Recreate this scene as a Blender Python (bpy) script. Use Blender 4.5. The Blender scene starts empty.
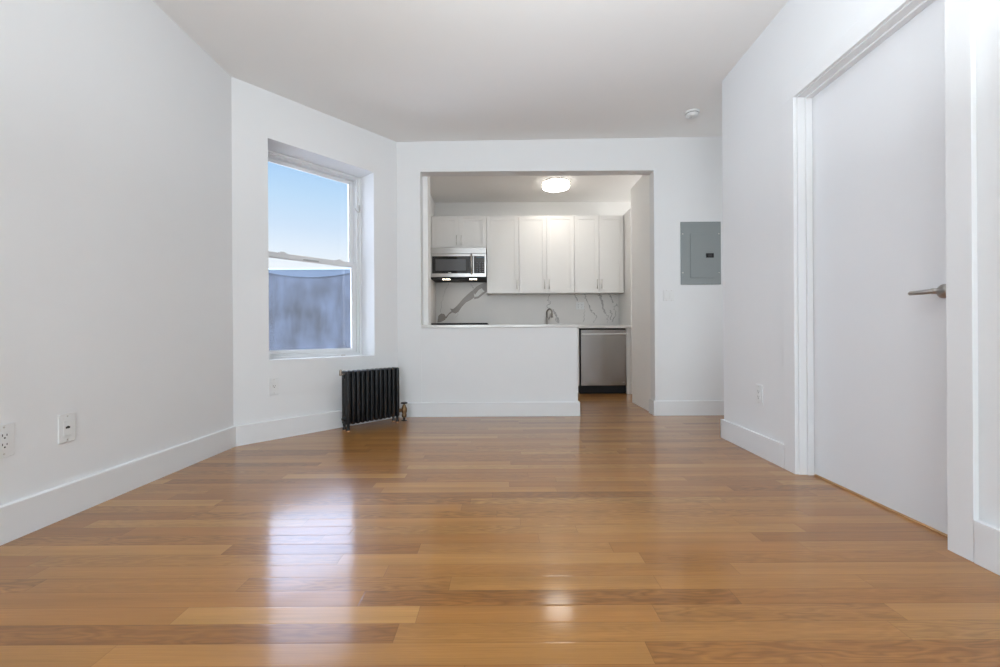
import bpy, bmesh, math, random
from math import sin, cos, pi, radians, sqrt, atan2
from mathutils import Vector, Matrix

scene = bpy.context.scene
col = scene.collection

# ------------------------------------------------------------------ camera
cam_data = bpy.data.cameras.new('camera')
cam_data.sensor_width = 36.0
cam_data.lens = 36.0 * 420.0 / 1000.0
cam_data.shift_y = 0.0015
cam_data.clip_start = 0.02
cam = bpy.data.objects.new('camera', cam_data)
col.objects.link(cam)
cam.matrix_world = (Matrix.Translation((0, 0, 0.77)) @ Matrix.Rotation(radians(90), 4, 'X')
                    @ Matrix.Rotation(-0.006, 4, 'Z'))
scene.camera = cam

# ------------------------------------------------------------------ sky
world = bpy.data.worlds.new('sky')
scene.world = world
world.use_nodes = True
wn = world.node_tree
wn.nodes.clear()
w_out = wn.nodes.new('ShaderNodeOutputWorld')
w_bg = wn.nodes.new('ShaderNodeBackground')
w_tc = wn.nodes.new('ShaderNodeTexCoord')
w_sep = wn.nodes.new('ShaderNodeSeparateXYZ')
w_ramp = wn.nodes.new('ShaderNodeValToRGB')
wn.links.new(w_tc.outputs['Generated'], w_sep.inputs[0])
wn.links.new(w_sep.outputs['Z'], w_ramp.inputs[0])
# sky glow added on the left, out of view, to light the right-hand walls
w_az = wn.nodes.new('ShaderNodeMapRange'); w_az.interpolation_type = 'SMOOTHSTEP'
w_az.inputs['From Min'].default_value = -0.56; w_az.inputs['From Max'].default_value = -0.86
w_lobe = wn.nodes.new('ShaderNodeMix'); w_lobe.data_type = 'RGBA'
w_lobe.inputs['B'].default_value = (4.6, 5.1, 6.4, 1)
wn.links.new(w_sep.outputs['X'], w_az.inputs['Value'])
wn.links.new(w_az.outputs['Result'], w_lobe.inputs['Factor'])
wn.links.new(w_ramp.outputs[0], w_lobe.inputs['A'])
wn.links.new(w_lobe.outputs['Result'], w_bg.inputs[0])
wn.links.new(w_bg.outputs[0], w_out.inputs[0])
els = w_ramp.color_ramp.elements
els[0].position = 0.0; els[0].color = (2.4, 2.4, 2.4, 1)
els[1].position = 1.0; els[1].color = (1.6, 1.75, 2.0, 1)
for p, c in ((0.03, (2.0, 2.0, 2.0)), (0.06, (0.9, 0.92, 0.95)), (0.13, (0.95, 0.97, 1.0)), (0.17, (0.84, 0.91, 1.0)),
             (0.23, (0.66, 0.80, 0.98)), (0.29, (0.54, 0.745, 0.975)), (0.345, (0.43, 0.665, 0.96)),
             (0.365, (5.0, 5.9, 8.0)), (0.40, (5.6, 6.9, 9.8)), (0.46, (5.6, 6.9, 9.8)), (0.52, (4.5, 5.2, 7.0)), (0.72, (2.6, 2.9, 3.6))):  # sky above the view and ground brightened for floor reflection and room fill
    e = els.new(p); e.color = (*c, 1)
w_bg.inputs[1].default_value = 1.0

# ------------------------------------------------------------------ daylight through the windows behind the camera, plus added fill lights
def area(name, loc, rot, sx, sy, power, color):
    l = bpy.data.lights.new(name, 'AREA')
    l.shape = 'RECTANGLE'; l.size = sx; l.size_y = sy
    l.energy = power; l.color = color
    o = bpy.data.objects.new(name, l)
    o.location = loc; o.rotation_euler = rot
    col.objects.link(o)
    return o
area('rear_window_daylight', (-0.95, -4.58, 1.45), (radians(122), 0, radians(-6)), 1.3, 1.7, 76, (0.79, 0.915, 1.0))
area('rear_window_daylight', (0.70, -4.58, 1.45), (radians(122), 0, radians(2)), 1.3, 1.7, 50, (0.79, 0.915, 1.0))
area('added_ceiling_uplight', (0.25, 0.80, 1.50), (radians(180), 0, 0), 0.35, 0.35, 40, (0.88, 0.95, 1.0))  # unseen uplight, added to brighten the ceiling
area('added_kitchen_fill', (3.2, 4.95, 1.95), (0, radians(128), 0), 0.8, 1.3, 26, (1.0, 0.98, 0.95))  # added fill with no known window, brightens the kitchen
area('added_back_wall_fill', (2.55, 2.98, 1.35), (radians(90), 0, 0), 0.8, 1.9, 6, (0.92, 0.96, 1.0))  # unseen source, added to lift the right end of the back wall

scene.view_settings.view_transform = 'Standard'
scene.view_settings.look = 'None'
scene.view_settings.exposure = 0.07
scene.view_settings.gamma = 1.0
scene.view_settings.use_curve_mapping = False

# ------------------------------------------------------------------ materials
def mat(name, color, rough=0.5, metal=0.0, spec=0.5, coat=0.0, emit=None, emit_s=0.0,
        noise=None, noise_scale=8.0, bump=0.0, bump_scale=200.0, aniso=None):
    m = bpy.data.materials.new(name)
    m.use_nodes = True
    nt = m.node_tree
    b = nt.nodes['Principled BSDF']
    b.inputs['Base Color'].default_value = (*color, 1)
    b.inputs['Roughness'].default_value = rough
    b.inputs['Metallic'].default_value = metal
    b.inputs['Specular IOR Level'].default_value = spec
    b.inputs['Coat Weight'].default_value = coat
    if emit:
        b.inputs['Emission Color'].default_value = (*emit, 1)
        b.inputs['Emission Strength'].default_value = emit_s
    tc = nt.nodes.new('ShaderNodeTexCoord')
    if noise is None:
        noise = tuple(min(1, c * 0.985) for c in color)
    n = nt.nodes.new('ShaderNodeTexNoise'); n.inputs['Scale'].default_value = noise_scale
    n.inputs['Detail'].default_value = 4
    mx = nt.nodes.new('ShaderNodeMix'); mx.data_type = 'RGBA'
    mx.inputs['A'].default_value = (*color, 1); mx.inputs['B'].default_value = (*noise, 1)
    nt.links.new(tc.outputs['Object'], n.inputs['Vector'])
    nt.links.new(n.outputs['Fac'], mx.inputs['Factor'])
    nt.links.new(mx.outputs['Result'], b.inputs['Base Color'])
    if bump > 0:
        n2 = nt.nodes.new('ShaderNodeTexNoise'); n2.inputs['Scale'].default_value = bump_scale
        bp = nt.nodes.new('ShaderNodeBump'); bp.inputs['Strength'].default_value = bump
        bp.inputs['Distance'].default_value = 0.002
        nt.links.new(tc.outputs['Object'], n2.inputs['Vector'])
        nt.links.new(n2.outputs['Fac'], bp.inputs['Height'])
        nt.links.new(bp.outputs['Normal'], b.inputs['Normal'])
    if aniso:
        # brushed metal: noise stretched along one axis drives the roughness
        mp = nt.nodes.new('ShaderNodeMapping'); mp.inputs['Scale'].default_value = aniso
        n3 = nt.nodes.new('ShaderNodeTexNoise'); n3.inputs['Scale'].default_value = 30
        mr = nt.nodes.new('ShaderNodeMapRange')
        mr.inputs['To Min'].default_value = rough - 0.06; mr.inputs['To Max'].default_value = rough + 0.08
        nt.links.new(tc.outputs['Object'], mp.inputs['Vector'])
        nt.links.new(mp.outputs['Vector'], n3.inputs['Vector'])
        nt.links.new(n3.outputs['Fac'], mr.inputs['Value'])
        nt.links.new(mr.outputs['Result'], b.inputs['Roughness'])
    return m

M_wall = mat('white_wall_paint', (0.82, 0.83, 0.838), 0.75, spec=0.3, bump=0.05, bump_scale=180)
M_ceil = mat('ceiling_paint', (0.90, 0.90, 0.89), 0.85, spec=0.2)
M_kwall = mat('kitchen_wall_paint', (0.92, 0.915, 0.90), 0.7, spec=0.3)
M_trim = mat('white_trim_paint', (0.82, 0.83, 0.84), 0.4, spec=0.4)
M_door = mat('white_door_paint', (0.80, 0.81, 0.83), 0.42, spec=0.4)
M_vinyl = mat('window_vinyl', (0.80, 0.81, 0.82), 0.35)
M_cab = mat('cabinet_lacquer', (0.84, 0.83, 0.81), 0.35)
M_plate = mat('plate_plastic', (0.80, 0.81, 0.81), 0.3)
M_slot = mat('dark_slot', (0.03, 0.03, 0.03), 0.6)
M_iron = mat('black_cast_iron', (0.006, 0.0065, 0.008), 0.34, spec=0.4, bump=0.06, bump_scale=120)
M_brass = mat('aged_brass', (0.30, 0.19, 0.10), 0.35, metal=1.0, noise=(0.16, 0.10, 0.055))
M_copper = mat('copper', (0.45, 0.25, 0.14), 0.4, metal=1.0)
M_nickel = mat('satin_nickel', (0.62, 0.60, 0.57), 0.28, metal=1.0)
M_chrome = mat('chrome', (0.75, 0.75, 0.75), 0.12, metal=1.0)
M_steel = mat('brushed_stainless', (0.40, 0.38, 0.365), 0.20, metal=1.0, aniso=(60, 60, 0.6))
M_steelh = mat('brushed_stainless_bright', (0.56, 0.55, 0.54), 0.30, metal=1.0, aniso=(0.6, 60, 60))
M_black = mat('black_plastic', (0.010, 0.010, 0.011), 0.55, spec=0.25)
M_glassblk = mat('black_appliance_glass', (0.012, 0.013, 0.016), 0.06, spec=0.6)
M_mesh = mat('microwave_screen', (0.10, 0.10, 0.105), 0.35)
M_key = mat('keypad_print', (0.14, 0.15, 0.17), 0.5)
M_grey = mat('grey_panel_enamel', (0.265, 0.295, 0.295), 0.45, bump=0.05, bump_scale=300)
M_diff = mat('light_diffuser', (0.9, 0.9, 0.88), 0.5, emit=(1.0, 0.93, 0.83), emit_s=18.5)
M_stone = mat('white_quartz', (0.70, 0.68, 0.655), 0.15, noise=(0.64, 0.62, 0.59), noise_scale=4)
M_marble = mat('marble_white', (0.80, 0.775, 0.745), 0.38, noise=(0.71, 0.69, 0.67), noise_scale=3)
M_vein = mat('marble_vein_taupe', (0.27, 0.235, 0.21), 0.3, noise=(0.35, 0.31, 0.28), noise_scale=14)
M_vein2 = mat('marble_vein_fine', (0.34, 0.32, 0.31), 0.18, noise=(0.62, 0.60, 0.58), noise_scale=30)
M_slab = mat('concrete', (0.3, 0.3, 0.3), 0.9)

def glass_mat():
    m = bpy.data.materials.new('window_glass')
    m.use_nodes = True
    nt = m.node_tree; nt.nodes.clear()
    o = nt.nodes.new('ShaderNodeOutputMaterial')
    t = nt.nodes.new('ShaderNodeBsdfTransparent'); t.inputs[0].default_value = (0.97, 0.98, 0.98, 1)
    g = nt.nodes.new('ShaderNodeBsdfGlossy'); g.inputs['Roughness'].default_value = 0.0
    f = nt.nodes.new('ShaderNodeFresnel'); f.inputs[0].default_value = 1.35
    mx = nt.nodes.new('ShaderNodeMixShader')
    nt.links.new(f.outputs[0], mx.inputs[0]); nt.links.new(t.outputs[0], mx.inputs[1])
    nt.links.new(g.outputs[0], mx.inputs[2]); nt.links.new(mx.outputs[0], o.inputs[0])
    return m
M_glass = glass_mat()

def floor_mat():
    m = bpy.data.materials.new('oak_strip_floor')
    m.use_nodes = True
    nt = m.node_tree; N = nt.nodes; L = nt.links
    b = N['Principled BSDF']
    def math_(op, a, c=None, d=None):
        n = N.new('ShaderNodeMath'); n.operation = op
        for i, v in enumerate((a, c, d)):
            if v is None: continue
            if isinstance(v, (int, float)): n.inputs[i].default_value = v
            else: L.new(v, n.inputs[i])
        return n.outputs[0]
    tc = N.new('ShaderNodeTexCoord'); sp = N.new('ShaderNodeSeparateXYZ')
    L.new(tc.outputs['Object'], sp.inputs[0])
    X, Y = sp.outputs['X'], sp.outputs['Y']
    W = 0.0718
    yr = math_('DIVIDE', math_('SUBTRACT', Y, 1.698), W)
    row = math_('FLOOR', yr)
    fy = math_('SUBTRACT', yr, row)
    wr = N.new('ShaderNodeTexWhiteNoise'); wr.noise_dimensions = '1D'; L.new(row, wr.inputs['W'])
    wr2 = N.new('ShaderNodeTexWhiteNoise'); wr2.noise_dimensions = '1D'
    L.new(math_('ADD', row, 57.3), wr2.inputs['W'])
    length = math_('ADD', math_('MULTIPLY', wr2.outputs['Value'], 0.75), 0.6)
    xr = math_('DIVIDE', math_('ADD', X, math_('MULTIPLY', wr.outputs['Value'], 9.0)), length)
    pl = math_('FLOOR', xr)
    fx = math_('SUBTRACT', xr, pl)
    cid = N.new('ShaderNodeCombineXYZ'); L.new(row, cid.inputs[0]); L.new(pl, cid.inputs[1])
    wp = N.new('ShaderNodeTexWhiteNoise'); wp.noise_dimensions = '3D'; L.new(cid.outputs[0], wp.inputs['Vector'])
    spw = N.new('ShaderNodeSeparateColor'); L.new(wp.outputs['Color'], spw.inputs[0])
    # plank base tone
    ramp = N.new('ShaderNodeValToRGB'); L.new(wp.outputs['Value'], ramp.inputs[0])
    re = ramp.color_ramp.elements
    re[0].position = 0.0; re[0].color = (0.300, 0.126, 0.031, 1)
    re[1].position = 1.0; re[1].color = (0.455, 0.230, 0.066, 1)
    for p, c in ((0.25, (0.346, 0.148, 0.036)), (0.5, (0.372, 0.165, 0.042)), (0.8, (0.396, 0.186, 0.050))):
        e = re.new(p); e.color = (*c, 1)
    # grain coordinates, shifted per plank
    gx = math_('ADD', X, math_('MULTIPLY', spw.outputs[0], 40.0))
    gy = math_('ADD', Y, math_('MULTIPLY', spw.outputs[1], 40.0))
    gv = N.new('ShaderNodeCombineXYZ')
    L.new(math_('MULTIPLY', gx, 2.2), gv.inputs[0]); L.new(math_('MULTIPLY', gy, 14.0), gv.inputs[1])
    n1 = N.new('ShaderNodeTexNoise'); n1.inputs['Scale'].default_value = 1.0; n1.inputs['Detail'].default_value = 3
    L.new(gv.outputs[0], n1.inputs['Vector'])
    # cathedral rings: bands of a smooth field
    rings = math_('ABSOLUTE', math_('SUBTRACT', math_('FRACT', math_('MULTIPLY', n1.outputs['Fac'], 13.0)), 0.5))
    rings = math_('MULTIPLY', rings, 2.0)
    gv2 = N.new('ShaderNodeCombineXYZ')
    L.new(math_('MULTIPLY', gx, 5.0), gv2.inputs[0]); L.new(math_('MULTIPLY', gy, 260.0), gv2.inputs[1])
    n2 = N.new('ShaderNodeTexNoise'); n2.inputs['Scale'].default_value = 1.0; n2.inputs['Detail'].default_value = 5
    L.new(gv2.outputs[0], n2.inputs['Vector'])
    # darker knots and streaks
    gv3 = N.new('ShaderNodeCombineXYZ')
    L.new(math_('MULTIPLY', gx, 1.2), gv3.inputs[0]); L.new(math_('MULTIPLY', gy, 22.0), gv3.inputs[1])
    n3 = N.new('ShaderNodeTexNoise'); n3.inputs['Scale'].default_value = 1.0; n3.inputs['Detail'].default_value = 2
    L.new(gv3.outputs[0], n3.inputs['Vector'])
    ringamt = math_('MULTIPLY', math_('MULTIPLY', spw.outputs[2], spw.outputs[2]), 0.36)
    f1 = math_('SUBTRACT', 1.0, math_('MULTIPLY', rings, ringamt))
    f2 = math_('ADD', 0.77, math_('MULTIPLY', n2.outputs['Fac'], 0.46))
    f3 = math_('ADD', 0.72, math_('MULTIPLY', n3.outputs['Fac'], 0.56))
    fac = math_('MULTIPLY', math_('MULTIPLY', f1, f2), f3)
    # seams
    ey = math_('MULTIPLY', math_('MINIMUM', fy, math_('SUBTRACT', 1.0, fy)), W)
    ex = math_('MULTIPLY', math_('MINIMUM', fx, math_('SUBTRACT', 1.0, fx)), length)
    edge = math_('MINIMUM', ey, ex)
    mr = N.new('ShaderNodeMapRange'); L.new(edge, mr.inputs['Value'])
    mr.inputs['From Min'].default_value = 0.0; mr.inputs['From Max'].default_value = 0.0013
    mr.inputs['To Min'].default_value = 0.62; mr.inputs['To Max'].default_value = 1.0
    fac = math_('MULTIPLY', fac, mr.outputs['Result'])
    mul = N.new('ShaderNodeVectorMath'); mul.operation = 'SCALE'
    L.new(ramp.outputs[0], mul.inputs[0]); L.new(fac, mul.inputs['Scale'])
    L.new(mul.outputs[0], b.inputs['Base Color'])
    b.inputs['Roughness'].default_value = 0.32
    b.inputs['Specular IOR Level'].default_value = 0.15
    b.inputs['Coat Weight'].default_value = 1.0
    b.inputs['Coat Roughness'].default_value = 0.125
    b.inputs['Coat IOR'].default_value = 1.29
    # seams dip and each strip is very slightly cupped and tilted
    mr2 = N.new('ShaderNodeMapRange'); L.new(edge, mr2.inputs['Value'])
    mr2.inputs['From Min'].default_value = 0.0; mr2.inputs['From Max'].default_value = 0.004
    tilt = math_('MULTIPLY', math_('SUBTRACT', spw.outputs[1], 0.5), math_('MULTIPLY', fy, 0.5))
    hgt = math_('ADD', mr2.outputs['Result'], tilt)
    hgt = math_('ADD', hgt, math_('MULTIPLY', n1.outputs['Fac'], 0.30))
    bp = N.new('ShaderNodeBump'); bp.inputs['Strength'].default_value = 0.25; bp.inputs['Distance'].default_value = 0.0006
    L.new(hgt, bp.inputs['Height'])
    L.new(bp.outputs['Normal'], b.inputs['Normal']); L.new(bp.outputs['Normal'], b.inputs['Coat Normal'])
    return m
M_floor = floor_mat()

def tarp_mat():
    m = mat('weathered_tarp', (0.042, 0.045, 0.052), 0.75, noise=(0.092, 0.112, 0.155), noise_scale=1.1)
    nt = m.node_tree
    mp = nt.nodes.new('ShaderNodeMapping'); mp.inputs['Scale'].default_value = (2.2, 1.0, 1.1)
    tc = [n for n in nt.nodes if n.type == 'TEX_COORD'][0]
    nz = [n for n in nt.nodes if n.type == 'TEX_NOISE'][0]
    nt.links.new(tc.outputs['Object'], mp.inputs['Vector']); nt.links.new(mp.outputs[0], nz.inputs['Vector'])
    nz.inputs['Detail'].default_value = 5; nz.inputs['Roughness'].default_value = 0.55
    rp = nt.nodes.new('ShaderNodeMapRange'); rp.inputs['From Min'].default_value = 0.33; rp.inputs['From Max'].default_value = 0.68
    mx = [n for n in nt.nodes if n.type == 'MIX'][0]
    nt.links.new(nz.outputs['Fac'], rp.inputs['Value']); nt.links.new(rp.outputs[0], mx.inputs['Factor'])
    return m
M_tarp = tarp_mat()
M_coping = mat('pale_blue_tarp', (0.070, 0.098, 0.140), 0.55, noise=(0.11, 0.145, 0.20), noise_scale=1.5)

# ------------------------------------------------------------------ mesh helpers
def box(bm, x0, x1, y0, y1, z0, z1, bev=0.0, seg=2, mi=0):
    g = bmesh.ops.create_cube(bm, size=1.0)
    for v in g['verts']:
        v.co = Vector((x0 + (v.co.x + 0.5) * (x1 - x0), y0 + (v.co.y + 0.5) * (y1 - y0), z0 + (v.co.z + 0.5) * (z1 - z0)))
    fs = set(f for v in g['verts'] for f in v.link_faces)
    for f in fs: f.material_index = mi
    if bev > 0:
        es = list(set(e for v in g['verts'] for e in v.link_edges))
        r = bmesh.ops.bevel(bm, geom=es, offset=bev, segments=seg, profile=0.5, affect='EDGES')
        for f in r['faces']: f.material_index = mi
    return g

def cyl(bm, p0, p1, r0, r1=None, n=24, caps=True, mi=0):
    p0, p1 = Vector(p0), Vector(p1)
    r1 = r0 if r1 is None else r1
    d = (p1 - p0)
    q = d.to_track_quat('Z', 'Y')
    ra, rb = [], []
    for i in range(n):
        a = 2 * pi * i / n
        v = Vector((cos(a), sin(a), 0))
        ra.append(bm.verts.new(p0 + q @ (v * r0))); rb.append(bm.verts.new(p1 + q @ (v * r1)))
    for i in range(n):
        f = bm.faces.new((ra[i], ra[(i + 1) % n], rb[(i + 1) % n], rb[i])); f.smooth = True; f.material_index = mi
    if caps:
        bm.faces.new(list(reversed(ra))).material_index = mi
        bm.faces.new(rb).material_index = mi

def lathe(bm, profile, center, axis='Z', n=32, mi=0, closed=False):
    """profile: list of (r, h) along the axis."""
    c = Vector(center)
    rings = []
    for r, h in profile:
        ring = []
        for i in range(n):
            a = 2 * pi * i / n
            if axis == 'Z': p = Vector((r * cos(a), r * sin(a), h))
            elif axis == 'Y': p = Vector((r * cos(a), -h, r * sin(a)))
            else: p = Vector((h, r * cos(a), r * sin(a)))
            ring.append(bm.verts.new(c + p))
        rings.append(ring)
    for a, b in zip(rings[:-1], rings[1:]):
        for i in range(n):
            f = bm.faces.new((a[i], a[(i + 1) % n], b[(i + 1) % n], b[i])); f.smooth = True; f.material_index = mi
    for ring in ((rings[0], rings[-1])):
        try: bm.faces.new(ring).material_index = mi
        except ValueError: pass

def tube(bm, pts, r, n=16):
    """round tube through points; r a number or a list."""
    pts = [Vector(p) for p in pts]
    rs = r if isinstance(r, (list, tuple)) else [r] * len(pts)
    rings = []
    ref = Vector((0, 0, 1))
    for i, p in enumerate(pts):
        t = (pts[min(i + 1, len(pts) - 1)] - pts[max(i - 1, 0)]).normalized()
        u = t.cross(ref)
        if u.length < 1e-3: u = t.cross(Vector((1, 0, 0)))
        u.normalize(); v = t.cross(u).normalized()
        rings.append([bm.verts.new(p + (u * cos(2 * pi * k / n) + v * sin(2 * pi * k / n)) * rs[i]) for k in range(n)])
    for a, b in zip(rings[:-1], rings[1:]):
        for i in range(n):
            f = bm.faces.new((a[i], a[(i + 1) % n], b[(i + 1) % n], b[i])); f.smooth = True
    bm.faces.new(rings[0]); bm.faces.new(list(reversed(rings[-1])))

def prism(bm, poly, z0, z1):
    a = [bm.verts.new((x, y, z0)) for x, y in poly]
    b = [bm.verts.new((x, y, z1)) for x, y in poly]
    n = len(poly)
    for i in range(n): bm.faces.new((a[i], a[(i + 1) % n], b[(i + 1) % n], b[i]))
    bm.faces.new(list(reversed(a))); bm.faces.new(b)

def obj(name, bm, mats, parent=None, mw=None, structure=False, smooth_angle=None):
    bmesh.ops.recalc_face_normals(bm, faces=bm.faces[:])
    me = bpy.data.meshes.new(name)
    bm.to_mesh(me); bm.free()
    for m in (mats if isinstance(mats, (list, tuple)) else [mats]): me.materials.append(m)
    o = bpy.data.objects.new(name, me)
    col.objects.link(o)
    if parent is not None: o.parent = parent
    if mw is not None: o.matrix_local = mw
    if structure: o['kind'] = 'structure'
    return o

def BM(): return bmesh.new()

def tag(o, label=None, cat=None, group=None, kind=None):
    if label: o['label'] = label
    if cat: o['category'] = cat
    if group: o['group'] = group
    if kind: o['kind'] = kind
    return o

def empty(name, mw, label=None, cat=None, group=None, kind=None):
    o = bpy.data.objects.new(name, None)
    o.empty_display_size = 0.1
    col.objects.link(o)
    o.matrix_local = mw
    return tag(o, label, cat, group, kind)

def T(x, y, z): return Matrix.Translation((x, y, z))
def frame(x, y, rot, z=0.0): return Matrix.Translation((x, y, z)) @ Matrix.Rotation(rot, 4, 'Z')

# ------------------------------------------------------------------ room constants
H = 2.66                                   # wall tops; the old ceiling below is a little out of level
def ceil_z(x): return 2.618 + 0.0105 * (x - 0.2)
XL = -1.875                                # left wall
A = Vector((-1.875, 2.948)); B = Vector((-0.97, 3.98))   # window wall corners
YB = 3.98                                  # back wall plane
LAB = (B - A).length
ANG = atan2(B.y - A.y, B.x - A.x)
F_left = frame(XL, 0, pi / 2)              # local +x = towards the back, -y = into the room
F_ang = frame(A.x, A.y, ANG)
RX, RY, RS = 1.650, 3.10, 0.031            # right wall corner and its slight skew
F_right = frame(RX, RY, -(pi / 2 + math.atan(RS)))      # local +x = towards the camera, -y = into the room
F_back = frame(0, YB, 0)
def right_pt(s, off=0.0):
    v = F_right @ Vector((s, off, 0)); return (v.x, v.y)

# ------------------------------------------------------------------ setting: floor and ceilings
bm = BM()
prism(bm, [(-2.05, -4.75), (3.4, -4.75), (3.4, 6.1), (-1.05, 6.1), (-1.05, 4.06), (-2.05, 2.97)], -0.12, 0.0)
floor_o = obj('floor', bm, M_floor, structure=True)

bm = BM()
prism(bm, [(-2.05, -4.75), (3.4, -4.75), (3.4, 4.10), (-1.02, 4.10), (-1.02, 4.03), (-1.96, 2.99), (-2.05, 2.97)], 0, 0.15)
for v in bm.verts: v.co.z += ceil_z(v.co.x)
obj('ceiling', bm, M_ceil, structure=True)
bm = BM()
box(bm, -1.04, 3.4, 4.10, 6.10, 2.655, 2.80)
obj('ceiling_kitchen', bm, mat('kitchen_ceiling_paint', (0.94, 0.935, 0.92), 0.85, spec=0.2), structure=True)

# ------------------------------------------------------------------ walls
bm = BM()
box(bm, -4.75, 2.97 + 0.16, 0.0, 0.16, 0, H)
obj('wall_left', bm, M_wall, mw=F_left, structure=True)

WS0, WS1, WZ0, WZ1, WD = 0.236, 1.125, 0.592, 2.247, 0.34     # window opening on the window wall
bm = BM()
box(bm, 0, WS0, 0, WD, 0, H); box(bm, WS1, LAB, 0, WD, 0, H)
box(bm, WS0, WS1, 0, WD, 0, WZ0); box(bm, WS0, WS1, 0, WD, WZ1, H)
obj('wall_window', bm, M_wall, mw=F_ang, structure=True)

OX0, OX1, OZ = -0.747, 1.467, 2.322        # kitchen opening
bm = BM()
box(bm, -1.06, OX0, 0, 0.12, 0, H); box(bm, OX1, 3.4, 0, 0.12, 0, H)
box(bm, OX0, OX1, 0, 0.12, OZ, H)
obj('wall_back', bm, M_wall, mw=F_back, structure=True)

DS0, DS1, DZ = 0.816, 1.609, 2.052         # door opening on the right wall
TW = 0.14
bm = BM()
box(bm, 0, DS0 - 0.02, 0, TW, 0, H); box(bm, DS1 + 0.02, 7.85, 0, TW, 0, H)
box(bm, DS0 - 0.02, DS1 + 0.02, 0, TW, DZ + 0.02, H)
obj('wall_right', bm, M_wall, mw=F_right, structure=True)

bm = BM()   # wall behind the camera with two window openings
for x0, x1 in ((-2.03, -1.6), (-0.3, 0.05), (1.35, 1.62)): box(bm, x0, x1, -4.75, -4.65, 0, H)
for x0, x1 in ((-1.6, -0.3), (0.05, 1.35)):
    box(bm, x0, x1, -4.75, -4.65, 0, 0.6); box(bm, x0, x1, -4.75, -4.65, 2.3, H)
obj('wall_rear', bm, M_wall, structure=True)

bm = BM()   # passage to the right, between the two back rooms
box(bm, 3.3, 3.4, 2.9, 6.1, 0, 2.65); box(bm, 1.80, 3.3, 2.86, 2.96, 0, H)
obj('wall_passage', bm, M_wall, structure=True)

bm = BM()   # small closet behind the door
box(bm, 1.75, 2.6, 1.12, 1.22, 0, 2.3); box(bm, 1.78, 2.6, 2.55, 2.65, 0, 2.3); box(bm, 2.55, 2.65, 1.12, 2.65, 0, 2.3)
box(bm, 1.75, 2.65, 1.12, 2.65, 2.3, 2.38)
obj('wall_closet', bm, M_wall, structure=True)

bm = BM()   # kitchen walls
box(bm, -1.05, -0.917, 4.10, 6.10, 0, 2.655)
obj('wall_kitchen_left', bm, M_kwall, structure=True)
bm = BM()
box(bm, -0.917, 3.3, 5.97, 6.10, 0, 2.655)
obj('wall_kitchen_back', bm, M_kwall, structure=True)
bm = BM()
prism(bm, [(1.476, 4.10), (1.60, 4.10), (1.612, 4.745), (1.490, 4.745)], 0, 2.41)
obj('wall_kitchen_right', bm, M_kwall, structure=True)
bm = BM()
box(bm, -0.917, -0.698, 4.10, 4.26, 0, 2.655)
obj('wall_kitchen_stub', bm, M_kwall, structure=True)

bm = BM()   # half wall under the opening
box(bm, OX0, 0.735, 0.006, 0.12, 0, 0.840)
obj('wall_half', bm, M_wall, mw=F_back, structure=True)
bm = BM()
box(bm, OX0 + 0.002, 0.757, -0.004, 0.118, 0.841, 0.868, 0.002)
obj('trim_half_wall_cap', bm, M_stone, mw=F_back, structure=True)

# baseboards
def baseboard(name, mw, s0, s1, h=0.137, t=0.018):
    bm = BM()
    box(bm, s0, s1, -t, 0, 0, h - 0.004)
    # eased top edge
    v = [bm.verts.new(c) for c in ((s0, -t, h - 0.004), (s1, -t, h - 0.004), (s1, -t + 0.005, h), (s0, -t + 0.005, h),
                                   (s0, 0, h), (s1, 0, h), (s0, 0, h - 0.004), (s1, 0, h - 0.004))]
    bm.faces.new((v[0], v[1], v[2], v[3])); bm.faces.new((v[3], v[2], v[5], v[4]))
    bm.faces.new((v[0], v[3], v[4], v[6])); bm.faces.new((v[1], v[7], v[5], v[2]))
    return obj(name, bm, M_trim, mw=mw, structure=True)
baseboard('baseboard_left', F_left, -4.64, 2.965, 0.143)
baseboard('baseboard_window', F_ang, 0.012, LAB - 0.01, 0.143)
bm = BM()
box(bm, -0.975, 0.735, -0.016, 0.008, 0, 0.133, 0.002); box(bm, 0.733, 0.753, -0.016, 0.12, 0, 0.133, 0.002)
obj('baseboard_back', bm, M_trim, mw=F_back, structure=True)
bm = BM()
box(bm, OX1 + 0.001, 3.3, -0.0159, 0.0, 0, 0.137); box(bm, OX1 - 0.018, OX1, -0.016, 0.125, 0, 0.137, 0.002)
obj('baseboard_back_right', bm, M_trim, mw=F_back, structure=True)
bm = BM()
box(bm, -0.018, DS0 - 0.104, -0.018, 0, 0, 0.137, 0.002); box(bm, -0.018, 0, -0.018, TW, 0, 0.137, 0.002)
obj('baseboard_right', bm, M_trim, mw=F_right, structure=True)
bm = BM()
box(bm, DS1 + 0.092, 7.7, -0.022, 0, 0, 0.143, 0.002)
obj('baseboard_right_near', bm, M_trim, mw=F_right, structure=True)

# ------------------------------------------------------------------ window_1: double-hung window in its deep reveal
win = empty('window_1', F_ang @ T(0, 0, 0), 'tall white double-hung window in a deep reveal on the angled wall', 'window', kind='structure')
FY = 0.215
bm = BM()   # outer frame with stepped inner stops
fw = 0.040
for (a, b_, c, d) in ((WS0, WS0 + fw, WZ0, WZ1), (WS1 - fw, WS1, WZ0, WZ1), (WS0 + fw, WS1 - fw, WZ1 - 0.026, WZ1), (WS0 + fw, WS1 - fw, WZ0, WZ0 + 0.030)):
    box(bm, a, b_, FY + 0.018, FY + 0.115, c, d)
st = 0.020
for (a, b_, c, d) in ((WS0, WS0 + st, WZ0, WZ1), (WS1 - st, WS1, WZ0, WZ1), (WS0 + st, WS1 - st, WZ1 - 0.016, WZ1), (WS0 + st, WS1 - st, WZ0, WZ0 + 0.014)):
    box(bm, a, b_, FY, FY + 0.018, c, d, 0.002)
obj('window_frame', bm, M_vinyl, win)
ZM = 1.432
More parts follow.
